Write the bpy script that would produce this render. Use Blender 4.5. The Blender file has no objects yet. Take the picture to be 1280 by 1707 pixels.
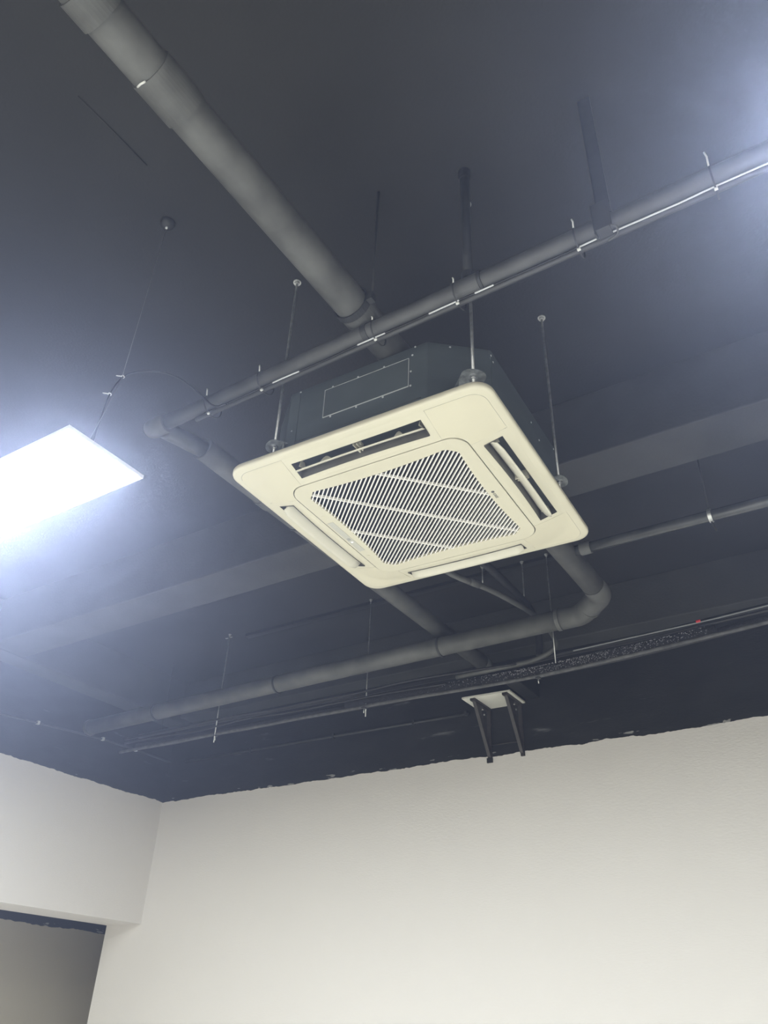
import bpy, bmesh, math, random
from mathutils import Vector, Matrix
random.seed(7)
C = bpy.context.scene.collection
SC = bpy.context.scene

# ---------------------------------------------------------------- camera
F_PX = 1327.8
cam_d = bpy.data.cameras.new('camera'); cam = bpy.data.objects.new('camera', cam_d); C.objects.link(cam)
rgt = Vector((0.84315, 0.536616, 0.033794)); upv = Vector((0.270138, -0.477116, 0.836293)); fwd = Vector((-0.464892, 0.695991, 0.547241))
m = Matrix((( rgt.x, upv.x, -fwd.x, 0), (rgt.y, upv.y, -fwd.y, 0), (rgt.z, upv.z, -fwd.z, 1.55), (0, 0, 0, 1)))
cam.matrix_world = m
cam_d.sensor_fit = 'HORIZONTAL'; cam_d.sensor_width = 36.0; cam_d.lens = F_PX / 1280 * 36.0
cam_d.clip_start = 0.02; cam_d.clip_end = 60
SC.camera = cam

# ---------------------------------------------------------------- world, glare volume, exposure
LAMP = 103.0                       # radiance of the panel lights
world = bpy.data.worlds.new('world'); SC.world = world; world.use_nodes = True
wn = world.node_tree; wn.nodes.clear()
wo = wn.nodes.new('ShaderNodeOutputWorld'); wb = wn.nodes.new('ShaderNodeBackground')
wb.inputs[0].default_value = (0.02, 0.02, 0.022, 1); wb.inputs[1].default_value = 1.0
wn.links.new(wb.outputs[0], wo.inputs['Surface'])
wv = wn.nodes.new('ShaderNodeVolumeScatter')          # added scatter volume, its glow stands in for lens glare around the lamps
wv.inputs['Color'].default_value = (0.60, 0.68, 1.0, 1); wv.inputs['Density'].default_value = 0.033
wv.inputs['Anisotropy'].default_value = 0.77
wn.links.new(wv.outputs[0], wo.inputs['Volume'])
SC.view_settings.view_transform = 'Standard'; SC.view_settings.look = 'None'
SC.view_settings.gamma = 1.0; SC.view_settings.use_curve_mapping = False
SC.view_settings.exposure = 0.0
try:
    SC.cycles.use_denoising = True; SC.cycles.use_light_tree = False; SC.cycles.use_adaptive_sampling = True; SC.cycles.adaptive_threshold = 0.02
    SC.cycles.max_bounces = 8; SC.cycles.diffuse_bounces = 5; SC.cycles.volume_bounces = 0
    SC.cycles.sample_clamp_indirect = 6.0
except Exception: pass

# ---------------------------------------------------------------- materials
MATS = {}
def mat(name, col, rough=0.6, metal=0.0, noise=0.0, nscale=20.0, bump=0.0, bscale=60.0, spec=0.5, col2=None, stretch=None):
    if name in MATS: return MATS[name]
    mt = bpy.data.materials.new(name); mt.use_nodes = True
    nt = mt.node_tree; b = nt.nodes['Principled BSDF']
    b.inputs['Base Color'].default_value = (*col, 1); b.inputs['Roughness'].default_value = rough
    b.inputs['Metallic'].default_value = metal; b.inputs['Specular IOR Level'].default_value = spec
    tc = nt.nodes.new('ShaderNodeTexCoord'); src = tc.outputs['Object']
    if stretch:
        mp = nt.nodes.new('ShaderNodeMapping'); mp.inputs['Scale'].default_value = stretch
        nt.links.new(src, mp.inputs[0]); src = mp.outputs[0]
    if noise > 0:
        n = nt.nodes.new('ShaderNodeTexNoise'); n.inputs['Scale'].default_value = nscale; n.inputs['Detail'].default_value = 5
        nt.links.new(src, n.inputs['Vector'])
        r = nt.nodes.new('ShaderNodeValToRGB')
        c2 = col2 or tuple(min(1, c * (1 + noise)) for c in col); c1 = tuple(c * (1 - noise) for c in col)
        r.color_ramp.elements[0].position = 0.35; r.color_ramp.elements[0].color = (*c1, 1)
        r.color_ramp.elements[1].position = 0.68; r.color_ramp.elements[1].color = (*c2, 1)
        nt.links.new(n.outputs[0], r.inputs[0]); nt.links.new(r.outputs[0], b.inputs['Base Color'])
    if bump > 0:
        n2 = nt.nodes.new('ShaderNodeTexNoise'); n2.inputs['Scale'].default_value = bscale; n2.inputs['Detail'].default_value = 4
        nt.links.new(src, n2.inputs['Vector'])
        bp = nt.nodes.new('ShaderNodeBump'); bp.inputs['Strength'].default_value = bump; bp.inputs['Distance'].default_value = 0.01
        nt.links.new(n2.outputs[0], bp.inputs['Height']); nt.links.new(bp.outputs[0], b.inputs['Normal'])
    MATS[name] = mt
    return mt

DARK = (0.022, 0.022, 0.023)
WHITE = (0.725, 0.70, 0.69)
M_ceil = mat('ceiling_paint', DARK, 0.75, noise=0.18, nscale=1.6, bump=0.15, bscale=90, spec=0.3)
M_beam = mat('beam_paint', (0.046, 0.047, 0.048), 0.7, noise=0.2, nscale=3, bump=0.15, bscale=70, spec=0.3)
M_pipe = mat('painted_pipe', (0.095, 0.096, 0.093), 0.45, noise=0.25, nscale=9, bump=0.04, bscale=40, spec=0.4)
M_hang = mat('painted_hanger', (0.028, 0.029, 0.031), 0.5, noise=0.2, nscale=20)
M_black = mat('black_plastic', (0.012, 0.012, 0.013), 0.5)
M_void = mat('dark_interior', (0.005, 0.0045, 0.005), 0.95)
M_steel = mat('zinc_steel', (0.55, 0.56, 0.56), 0.35, metal=0.85, noise=0.15, nscale=60)
M_galv = mat('galvanised_casing', (0.098, 0.116, 0.122), 0.42, metal=0.3, noise=0.12, nscale=4, stretch=(1, 1, 3))
M_galv2 = mat('galvanised_plate', (0.102, 0.12, 0.126), 0.42, metal=0.3, noise=0.12, nscale=5)
M_bright = mat('bright_edge', (0.7, 0.72, 0.72), 0.4, metal=0.3)
M_cream = mat('cream_plastic', (0.662, 0.625, 0.49), 0.42, noise=0.02, nscale=6)
M_cream2 = mat('cream_cover', (0.662, 0.622, 0.48), 0.45, noise=0.02, nscale=6)
M_slat = mat('grille_plastic', (0.86, 0.84, 0.80), 0.4)
M_louver = mat('louver_plastic', (0.685, 0.655, 0.545), 0.4)
M_duct = mat('outlet_lining', (0.10, 0.098, 0.092), 0.6, noise=0.2, nscale=14)
M_disp = mat('display_strip', (0.52, 0.51, 0.45), 0.35)
M_disp2 = mat('display_window', (0.36, 0.36, 0.33), 0.25)
M_logo = mat('logo_print', (0.10, 0.10, 0.10), 0.5)
M_tie = mat('nylon_tie', (0.72, 0.72, 0.70), 0.5)
M_foam = mat('dusty_foam', (0.018, 0.018, 0.022), 0.75, bump=0.8, bscale=160)
M_rubber = mat('black_cable', (0.013, 0.013, 0.016), 0.45, noise=0.3, nscale=30)
M_rail = mat('dusty_rail', (0.075, 0.075, 0.078), 0.6, noise=0.4, nscale=30)
M_frame = mat('lamp_frame', (0.75, 0.75, 0.75), 0.35)
M_board = mat('white_board', (0.72, 0.71, 0.66), 0.5, noise=0.03, nscale=10)
M_brk = mat('bracket_brown', (0.035, 0.03, 0.03), 0.5, noise=0.3, nscale=40)
M_red = mat('red_tape', (0.5, 0.02, 0.03), 0.5)
M_floor = mat('floor_concrete', (0.66, 0.65, 0.62), 0.5, noise=0.06, nscale=3)
M_chip = mat('bare_plaster_chip', (0.45, 0.45, 0.44), 0.8, noise=0.2, nscale=80)
M_wire = mat('steel_wire', (0.16, 0.165, 0.18), 0.5, metal=0.3)

def wall_mat(name, line, white=WHITE, chips=True):
    """plain emulsion below `line`, dark paint above, ragged brushed edge"""
    mt = bpy.data.materials.new(name); mt.use_nodes = True
    nt = mt.node_tree; b = nt.nodes['Principled BSDF']; L = nt.links.new
    def N(t, **k):
        n = nt.nodes.new(t)
        for a, v in k.items(): setattr(n, a, v)
        return n
    tc = N('ShaderNodeTexCoord'); sep = N('ShaderNodeSeparateXYZ'); L(tc.outputs['Object'], sep.inputs[0])
    n1 = N('ShaderNodeTexNoise'); n1.inputs['Scale'].default_value = 2.2; n1.inputs['Detail'].default_value = 8; n1.inputs['Roughness'].default_value = 0.62
    L(tc.outputs['Object'], n1.inputs['Vector'])
    a = N('ShaderNodeMath', operation='MULTIPLY_ADD'); a.inputs[1].default_value = 0.05; L(n1.outputs[0], a.inputs[0]); L(sep.outputs[2], a.inputs[2])
    nf = N('ShaderNodeTexNoise'); nf.inputs['Scale'].default_value = 22; nf.inputs['Detail'].default_value = 5; L(tc.outputs['Object'], nf.inputs['Vector'])
    a2 = N('ShaderNodeMath', operation='MULTIPLY_ADD'); a2.inputs[1].default_value = 0.022; L(nf.outputs[0], a2.inputs[0]); L(a.outputs[0], a2.inputs[2])
    g = N('ShaderNodeMath', operation='GREATER_THAN'); g.inputs[1].default_value = line + 0.036; L(a2.outputs[0], g.inputs[0])
    # dark side colour
    n2 = N('ShaderNodeTexNoise'); n2.inputs['Scale'].default_value = 5; n2.inputs['Detail'].default_value = 6
    mp = N('ShaderNodeMapping'); mp.inputs['Scale'].default_value = (1, 1, 3); L(tc.outputs['Object'], mp.inputs[0]); L(mp.outputs[0], n2.inputs['Vector'])
    r = N('ShaderNodeValToRGB'); r.color_ramp.elements[0].color = (0.010, 0.0105, 0.012, 1); r.color_ramp.elements[1].color = (0.019, 0.0195, 0.022, 1)
    r.color_ramp.elements[0].position = 0.35; r.color_ramp.elements[1].position = 0.7
    L(n2.outputs[0], r.inputs[0])
    # white side
    n3 = N('ShaderNodeTexNoise'); n3.inputs['Scale'].default_value = 1.3; n3.inputs['Detail'].default_value = 4; L(tc.outputs['Object'], n3.inputs['Vector'])
    r3 = N('ShaderNodeValToRGB'); r3.color_ramp.elements[0].color = (*[c * .975 for c in white], 1); r3.color_ramp.elements[1].color = (*white, 1)
    L(n3.outputs[0], r3.inputs[0])
    # scuffs: bare flecks close above the paint line
    n4 = N('ShaderNodeTexNoise'); n4.inputs['Scale'].default_value = 7; n4.inputs['Detail'].default_value = 6
    mp4 = N('ShaderNodeMapping'); mp4.inputs['Scale'].default_value = (1.0, 1.0, 5.0); L(tc.outputs['Object'], mp4.inputs[0]); L(mp4.outputs[0], n4.inputs['Vector'])
    sc_ = N('ShaderNodeMath', operation='GREATER_THAN'); sc_.inputs[1].default_value = 0.62; L(n4.outputs[0], sc_.inputs[0])
    n6 = N('ShaderNodeTexNoise'); n6.inputs['Scale'].default_value = 2.6; n6.inputs['Detail'].default_value = 7; n6.inputs['Roughness'].default_value = 0.6
    mp6 = N('ShaderNodeMapping'); mp6.inputs['Scale'].default_value = (1.0, 1.0, 7.0); mp6.inputs['Location'].default_value = (3.1, 1.7, 0.4); L(tc.outputs['Object'], mp6.inputs[0]); L(mp6.outputs[0], n6.inputs['Vector'])
    s6 = N('ShaderNodeMapRange'); s6.inputs[1].default_value = 0.66; s6.inputs[2].default_value = 0.74; L(n6.outputs[0], s6.inputs[0])
    lim = N('ShaderNodeMath', operation='LESS_THAN'); lim.inputs[1].default_value = line + 0.055; L(a.outputs[0], lim.inputs[0])
    both = N('ShaderNodeMath', operation='MULTIPLY'); L(sc_.outputs[0], both.inputs[0]); L(lim.outputs[0], both.inputs[1])
    mk = N('ShaderNodeMixRGB'); mk.inputs[2].default_value = (0.30, 0.30, 0.30, 1); L(both.outputs[0], mk.inputs[0]); L(r.outputs[0], mk.inputs[1])
    mk2 = N('ShaderNodeMixRGB'); mk2.inputs[2].default_value = (0.11, 0.112, 0.12, 1); L(s6.outputs[0], mk2.inputs[0]); L(mk.outputs[0], mk2.inputs[1])
    mx = N('ShaderNodeMixRGB'); L(g.outputs[0], mx.inputs[0]); L(r3.outputs[0], mx.inputs[1]); L(mk2.outputs[0], mx.inputs[2])
    L(mx.outputs[0], b.inputs['Base Color']); b.inputs['Roughness'].default_value = 0.7; b.inputs['Specular IOR Level'].default_value = 0.3
    n5 = N('ShaderNodeTexNoise'); n5.inputs['Scale'].default_value = 55; n5.inputs['Detail'].default_value = 3; L(mp.outputs[0], n5.inputs['Vector'])
    bp = N('ShaderNodeBump'); bp.inputs['Strength'].default_value = 0.12; bp.inputs['Distance'].default_value = 0.01; L(n5.outputs[0], bp.inputs['Height']); L(bp.outputs[0], b.inputs['Normal'])
    return mt

# ---------------------------------------------------------------- mesh helpers
class MB:
    def __init__(s): s.v = []; s.f = []; s.sm = []
    def add(s, vs, fs, smooth=False):
        o = len(s.v); s.v += [tuple(p) for p in vs]; s.f += [tuple(i + o for i in f) for f in fs]; s.sm += [smooth] * len(fs); return s
    def box(s, a, b):
        (x0, y0, z0), (x1, y1, z1) = a, b
        return s.add([(x0,y0,z0),(x1,y0,z0),(x1,y1,z0),(x0,y1,z0),(x0,y0,z1),(x1,y0,z1),(x1,y1,z1),(x0,y1,z1)],
                     [(0,3,2,1),(4,5,6,7),(0,1,5,4),(1,2,6,5),(2,3,7,6),(3,0,4,7)])
    def prism(s, pts, axis_vec, smooth=False):      # closed polygon pts extruded by axis_vec
        n = len(pts); av = Vector(axis_vec); P = [Vector(p) for p in pts]
        vs = P + [p + av for p in P]
        fs = [tuple(range(n - 1, -1, -1)), tuple(range(n, 2 * n))]
        s.add(vs, fs); o = len(s.v) - 2 * n
        for i in range(n):
            j = (i + 1) % n; s.f.append((o + i, o + j, o + n + j, o + n + i)); s.sm.append(smooth)
        return s
    def tube(s, path, r, n=16, caps=True, radii=None):
        P = [Vector(p) for p in path]; K = len(P); vs = []; fs = []
        T = []
        for i in range(K):
            t = (P[min(i + 1, K - 1)] - P[max(i - 1, 0)])
            T.append(t.normalized())
        ref = Vector((0, 0, 1)) if abs(T[0].z) < 0.9 else Vector((0, 1, 0))
        a = T[0].cross(ref).normalized()
        for i in range(K):
            a = (a - T[i] * a.dot(T[i])).normalized(); b = T[i].cross(a)
            rr = radii[i] if radii else r
            for k in range(n):
                q = 2 * math.pi * k / n; vs.append(P[i] + (a * math.cos(q) + b * math.sin(q)) * rr)
        for i in range(K - 1):
            for k in range(n):
                k2 = (k + 1) % n; fs.append((i*n+k, i*n+k2, (i+1)*n+k2, (i+1)*n+k))
        s.add(vs, fs, True)
        if caps:
            o = len(s.v) - len(vs)
            s.f.append(tuple(o + k for k in range(n - 1, -1, -1))); s.sm.append(False)
            s.f.append(tuple(o + (K-1)*n + k for k in range(n))); s.sm.append(False)
        return s
    def ring(s, c, axis, r0, r1, L, n=28):          # hollow collar centred at c
        c = Vector(c); ax = Vector(axis).normalized(); ref = Vector((0,0,1)) if abs(ax.z) < .9 else Vector((0,1,0))
        a = ax.cross(ref).normalized(); b = ax.cross(a); vs = []; fs = []
        for (rr, h) in ((r0,-L/2),(r1,-L/2),(r1,L/2),(r0,L/2)):
            for k in range(n):
                q = 2*math.pi*k/n; vs.append(c + ax*h + (a*math.cos(q)+b*math.sin(q))*rr)
        for j in range(4):
            for k in range(n):
                k2 = (k+1)%n; j2 = (j+1)%4; fs.append((j*n+k, j*n+k2, j2*n+k2, j2*n+k))
        return s.add(vs, fs, False)
    def build(s, name, material, parent=None, bevel=0.0, auto=True, segs=2):
        me = bpy.data.meshes.new(name); me.from_pydata(s.v, [], s.f); me.update()
        bm = bmesh.new(); bm.from_mesh(me); bmesh.ops.recalc_face_normals(bm, faces=bm.faces); bm.to_mesh(me); bm.free()
        me.polygons.foreach_set('use_smooth', s.sm)
        me.materials.append(material)
        o = bpy.data.objects.new(name, me); C.objects.link(o)
        if parent is not None: o.parent = parent
        if bevel > 0:
            md = o.modifiers.new('bevel', 'BEVEL'); md.width = bevel; md.segments = segs; md.limit_method = 'ANGLE'; md.angle_limit = 0.6
        return o

def fillet(pts, r, n=8):
    P = [Vector(p) for p in pts]; out = [P[0]]
    for i in range(1, len(P) - 1):
        a, b, c = P[i-1], P[i], P[i+1]; u = (a - b).normalized(); w = (c - b).normalized()
        ang = u.angle(w); d = min(r / math.tan(ang / 2), (a-b).length*.49, (c-b).length*.49)
        p0 = b + u * d; p1 = b + w * d
        for k in range(n + 1):
            t = k / n; out.append(p0 * (1-t)**2 + b * 2*t*(1-t) + p1 * t*t)
    out.append(P[-1]); return out
def spline(pts, n=10):
    P = [Vector(p) for p in pts]; P = [P[0]*2 - P[1]] + P + [P[-1]*2 - P[-2]]; out = []
    for i in range(1, len(P) - 2):
        for k in range(n):
            t = k / n; a, b, c, d = P[i-1], P[i], P[i+1], P[i+2]
            out.append(0.5 * ((2*b) + (c-a)*t + (2*a-5*b+4*c-d)*t*t + (3*b-a-3*c+d)*t**3))
    out.append(P[-2]); return out
def tag(o, label=None, cat=None, group=None, kind=None):
    if label: o['label'] = label
    if cat: o['category'] = cat
    if group: o['group'] = group
    if kind: o['kind'] = kind
    return o
def empty(name, loc=(0, 0, 0), rz=0.0):
    o = bpy.data.objects.new(name, None); o.empty_display_size = 0.1; C.objects.link(o); o.location = loc; o.rotation_euler = (0, 0, rz); return o
def link_copy(o, parent=None, loc=None, rot=None):
    c = o.copy(); C.objects.link(c)
    if parent is not None: c.parent = parent
    if loc is not None: c.location = loc
    if rot is not None: c.rotation_euler = rot
    return c

# ---------------------------------------------------------------- room shell
ZC = 4.0; YB = 4.70; XL = -5.20; XR = 3.6; YF = -4.2; LINE = 3.07
ZH = 2.18; XL2 = -5.58; YO = -1.5                       # left wall opening up to the back wall; unseen end lengthened to spill light
def struct(o, label, cat): return tag(o, label, cat, kind='structure')
struct(MB().box((XL2-1.6, YF-.2, -0.12), (XR+.2, 8.2, 0)).build('floor', M_floor), 'pale grey floor of the room below the frame', 'floor')
struct(MB().box((XL, YF, ZC), (XR, YB, ZC+.15)).build('ceiling', M_ceil), 'matt black painted concrete ceiling slab above the air conditioner', 'ceiling')
W_main = wall_mat('two_tone_wall', LINE)
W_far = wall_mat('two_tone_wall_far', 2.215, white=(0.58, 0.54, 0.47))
W_plain = mat('white_emulsion', WHITE, 0.7)
struct(MB().box((XL2, YB, 0), (XR+.2, YB+.25, ZC+.15)).build('wall_back', W_main), 'long back wall, white below and black above a ragged paint line', 'wall')
lw = MB().box((XL2, YF-.2, 0), (XL, YO, ZC+.15)); lw.box((XL2, YO, ZH), (XL, YB, ZC+.15))
struct(lw.build('wall_left', W_main), 'left wall with an opening under it, white below and black above', 'wall')
struct(MB().box((XR, YF-.2, 0), (XR+.2, YB, ZC+.15)).build('wall_right', W_main), 'right-hand wall outside the frame', 'wall')
struct(MB().box((XL, YF-.2, 0), (XR, YF, ZC+.15)).build('wall_front', W_main), 'wall behind the camera', 'wall')
# side room seen through the opening
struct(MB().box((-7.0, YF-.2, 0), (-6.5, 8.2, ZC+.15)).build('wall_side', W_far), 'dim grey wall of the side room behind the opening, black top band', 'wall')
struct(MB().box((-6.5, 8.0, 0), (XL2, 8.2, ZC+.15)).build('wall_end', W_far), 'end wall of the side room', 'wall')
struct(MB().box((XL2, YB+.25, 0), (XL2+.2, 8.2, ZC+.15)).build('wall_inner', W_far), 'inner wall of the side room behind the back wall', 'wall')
struct(MB().box((-6.5, YF-.2, ZC-.4), (XL2, 8.2, ZC)).build('ceiling_side', M_ceil), 'dark ceiling of the side room', 'ceiling')
# beams
struct(MB().box((XL+.2, 2.745, 3.662), (XR, 3.01, ZC)).build('beam_cross', M_beam, bevel=.006), 'dark concrete beam crossing the ceiling behind the air conditioner', 'beam')
struct(MB().box((XL, YF, 3.662), (XL+.2, YB, ZC)).build('beam_left', M_beam, bevel=.006), 'dark beam running along the top of the left wall', 'beam')
struct(MB().box((XL+.2, 4.545, 3.695), (XR, YB, ZC)).build('beam_back', M_beam, bevel=.006), 'dark shallow beam along the top of the back wall', 'beam')

# ---------------------------------------------------------------- panel lights
M_led = bpy.data.materials.new('led_diffuser'); M_led.use_nodes = True; M_led.cycles.emission_sampling = 'FRONT'
nt = M_led.node_tree; nt.nodes.clear(); eo = nt.nodes.new('ShaderNodeOutputMaterial'); em = nt.nodes.new('ShaderNodeEmission')
em.inputs[0].default_value = (0.90, 0.955, 1.0, 1); em.inputs[1].default_value = LAMP; nt.links.new(em.outputs[0], eo.inputs[0])
def panel_light(cx, cy, label, z=3.03, first=[]):
    t = empty('panel_light', (cx, cy, z)); tag(t, label, 'panel light', 'suspended panel lights')
    if not first:
        L, W = 0.6, 0.149
        fr = MB()
        fr.box((-L,-W,0.004),(L,W,0.011))
        fr.box((-L,-W,-.002),(L,-W+.006,.004)); fr.box((-L,W-.006,-.002),(L,W,.004)); fr.box((-L,-W+.006,-.002),(-L+.006,W-.006,.004)); fr.box((L-.006,-W+.006,-.002),(L,W-.006,.004))
        a = fr.build('frame', M_frame, t)
        b = MB().add([(-L+.006,-W+.006,0),(-L+.006,W-.006,0),(L-.006,W-.006,0),(L-.006,-W+.006,0)], [(0,1,2,3)]).build('diffuser', M_led, t)
        first += [a, b]
    else:
        for o in first: link_copy(o, t)
    return t
panel_light(-2.43, 1.178, 'brightly lit white rectangular panel light hanging left of the air conditioner')
panel_light(-3.75, 1.178, 'added panel light in line with the visible one, outside the frame at left, brightening the left wall')  # extra unseen lamp, put in to lift the left wall
panel_light(0.735, 1.178, 'lit panel light just outside the frame at upper right')
for cx in (-2.43, 0.79):
    for cy, w in ((-0.9, 'middle'), (-3.0, 'rear')):
        panel_light(cx, cy, 'lit panel light behind the camera, %s row, %s side' % (w, 'left' if cx < 0 else 'right'))
# suspension of the visible lamp
t = empty('suspension_cord', (-1.732, 1.097, ZC)); tag(t, 'thin wire from a small black ceiling cup down to the panel light', 'cord')
cup = MB(); prof = [(.026, 0), (.026, -.008), (.022, -.018), (.012, -.024), (.004, -.026)]
n = 24; vs = [(r*math.cos(2*math.pi*k/n), r*math.sin(2*math.pi*k/n), z) for r, z in prof for k in range(n)]
fs = [(j*n+k, j*n+(k+1)%n, (j+1)*n+(k+1)%n, (j+1)*n+k) for j in range(len(prof)-1) for k in range(n)] + [tuple(range((len(prof)-1)*n, len(prof)*n))]
cup.add(vs, fs, True); cup.build('ceiling_cup', M_black, t)
MB().tube([(0,0,-.024), (0,0,-.034)], .004, 10).build('ferrule', M_bright, t)
MB().tube([(0,0,-.03), (-.004,0,-.4), (-.012,.002,-.755)], .0009, 6).build('wire', M_wire, t)
MB().tube([(-.012,.002,-.755), (-.06,.01,-.86), (-.11,.015,-.955)], .0009, 6).build('wire', M_wire, t)

def cord(x, y, label):                          # plain vertical cord for the lamps beyond the frame
    t = empty('suspension_cord', (x, y, ZC)); tag(t, label, 'cord')
    c2_ = MB(); c2_.add(vs, fs, True); c2_.build('ceiling_cup', M_black, t)
    MB().tube([(0,0,-.03), (0,0,-.5), (0,0,3.04-ZC)], .0009, 6).build('wire', M_wire, t)
cord(-2.95, 1.178, 'thin wire at the far left end of the visible panel light, outside the frame')
for x_, w_ in ((-3.25,'right'),(-4.25,'left')): cord(x_, 1.178, 'thin wire at the %s end of the added leftmost panel light, outside the frame' % w_)
for x_, w_ in ((.78,'left'),(1.25,'right')): cord(x_, 1.178, 'thin wire at the %s end of the panel light beyond the upper right' % w_)

# ---------------------------------------------------------------- ceiling cassette air conditioner
AC = empty('air_conditioner', (-1.1952, 1.9998, 3.1036), 0.03686)
tag(AC, 'cream square ceiling cassette air conditioner with a slatted grille hanging on rods', 'air conditioner')
def rrect(h, r, z, n=8, cx=0, cy=0, hy=None):
    hy = h if hy is None else hy; out = []
    for (sx, sy, a0) in ((1,-1,-90),(1,1,0),(-1,1,90),(-1,-1,180)):
        for k in range(n+1):
            a = math.radians(a0 + 90*k/n); out.append((cx+sx*(h-r)+r*math.cos(a), cy+sy*(hy-r)+r*math.sin(a), z))
    return out
def loft(mb, loops, smooth=True, cap_first=False, cap_last=False):
    n = len(loops[0]); vs = [p for l in loops for p in l]; fs = []
    for j in range(len(loops)-1):
        for k in range(n): fs.append((j*n+k, j*n+(k+1)%n, (j+1)*n+(k+1)%n, (j+1)*n+k))
    if cap_first: fs.append(tuple(range(n)))
    if cap_last: fs.append(tuple((len(loops)-1)*n+k for k in range(n)))
    return mb.add(vs, fs, smooth)
# casing: chamfered box
c1, c2, bh = .42, .29, .305
octo = [(-.275,-c1),(.257,-c1),(c1,-c2),(c1,c2),(.27,c1),(-.27,c1),(-c1,c2),(-c1,-c2)]
casing = MB().prism([(x,y,.012) for x,y in octo], (0,0,bh-.012)).build('casing', M_galv, AC, bevel=.004)
MB().box((-.128,-c1-.0025,.142),(.19,-c1,.258)).build('access_plate', M_galv2, casing, bevel=.001)
pl = MB(); 
for a, b in (((-.131,.139),(.193,.1405)),((-.131,.2585),(.193,.2595)),((-.131,.1405),(-.1298,.2585)),((.1918,.1405),(.193,.2585))):
    pl.box((a[0],-c1-.003,a[1]),(b[0],-c1+.001,b[1]))
pl.build('plate_edge', M_bright, casing)
MB().prism([(-.275,-c1-.002,.03)] + [(-.245+.03*math.cos(math.radians(a))*-1, -c1-.002, .262+.03*math.sin(math.radians(a))) for a in range(0,91,15)] + [(-.235,-c1-.002,.292),(-.235,-c1-.002,.03)], (0,.002,0)).build('side_flange', M_galv2, casing)
scr0 = MB().tube([(0,0,0),(0,-.002,0)], .0035, 8).build('screw', M_bright, casing)
spots = [(-.236,.296,0),(.215,.300,0),(-.255,.13,0),(.205,.268,0),(.2,.2,0),(.2,.14,0),(.1,.264,0),(0,.264,0),(-.1,.264,0),(.1,.134,0),(0,.134,0),(-.1,.134,0)]
scr0.location = (spots[0][0], -c1, spots[0][1])
for (u, w, _) in spots[1:]:
    link_copy(scr0, casing, (u, -c1, w))
dch = Vector((c1-.257, c1-c2, 0)); nch = math.atan2(dch.y, dch.x)
for t_ in (.36,): 
    link_copy(scr0, casing, (.257+dch.x*t_, -c1+dch.y*t_, .292), (0,0,nch))
for (v, w) in ((-.275,.262),(-.29,.278),(.05,.25),(.12,.22),(.28,.29)):
    link_copy(scr0, casing, (c1, v, w), (0,0,math.pi/2))

# fascia: flange + gently dished face with four outlet openings, built as one skin
FZ = -.033
fas = MB()
outer = [rrect(.472,.058,.016), rrect(.475,.06,.010), rrect(.475,.06,.001), rrect(.4735,.059,-.0035), rrect(.468,.055,-.006), rrect(.449,.046,-.0085)]
# face plate polygons: annulus between .449 outline and the .329 grille opening with outlet holes -> grid approach
loft(fas, outer, True)
def zf(u, v):                                   # face height: slopes from the rim line to the flat ring
    d = (abs(u)**5+abs(v)**5)**.2; t = max(0, min(1, (d-.345)/.104)); return FZ + (-.0085-FZ)*t*(.75+.25*t)
fas.build('fascia_rim', M_cream, AC)
face = MB()
O0, O1, OL = .361, .423, .238; SEAM = .262                    # outlet: inner / outer distance, half length
def strip(pts_in, pts_out, n):                  # quad strip between two polylines
    vs = [(p[0],p[1],zf(*p)) for p in pts_in] + [(p[0],p[1],zf(*p)) for p in pts_out]
    face.add(vs, [(i,i+1,n+1+i+1,n+1+i) for i in range(n)], True)
def lerp(a, b, t): return (a[0]+(b[0]-a[0])*t, a[1]+(b[1]-a[1])*t)
GI = .3275
gi = rrect(GI,.062,0)
def bow(t): return .006*(1-(2*t-1)**2)          # outlets bow gently
for q in range(4):
    ca, sa = [(1,0),(0,1),(-1,0),(0,-1)][q]
    def R_(p): return (p[0]*ca-p[1]*sa, p[0]*sa+p[1]*ca)
    NN = 12
    us = [-SEAM] + [-OL+2*OL*i/NN for i in range(NN+1)] + [SEAM]
    bw_ = [0.0] + [bow(i/NN) for i in range(NN+1)] + [0.0]; n_ = len(us)-1
    inn = [R_((u,-GI)) for u in us]; o_in = [R_((u,-O0-b)) for u, b in zip(us, bw_)]
    o_out = [R_((u,-O1)) for u in us]; edge = [R_((u,-.449)) for u in us]
    mid1 = [R_((u,(-GI-O0)/2)) for u in us]; mid2 = [R_((u,(-O1-.449)/2)) for u in us]
    strip(inn, mid1, n_); strip(mid1, o_in, n_); strip(o_out, mid2, n_); strip(mid2, edge, n_)
    for a_, b_2 in ((-SEAM,-OL),(OL,SEAM)):
        strip([R_((a_,-O0)),R_((b_2,-O0))], [R_((a_,-O1)),R_((b_2,-O1))], 1)
face.build('fascia_face', M_cream, AC)
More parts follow.
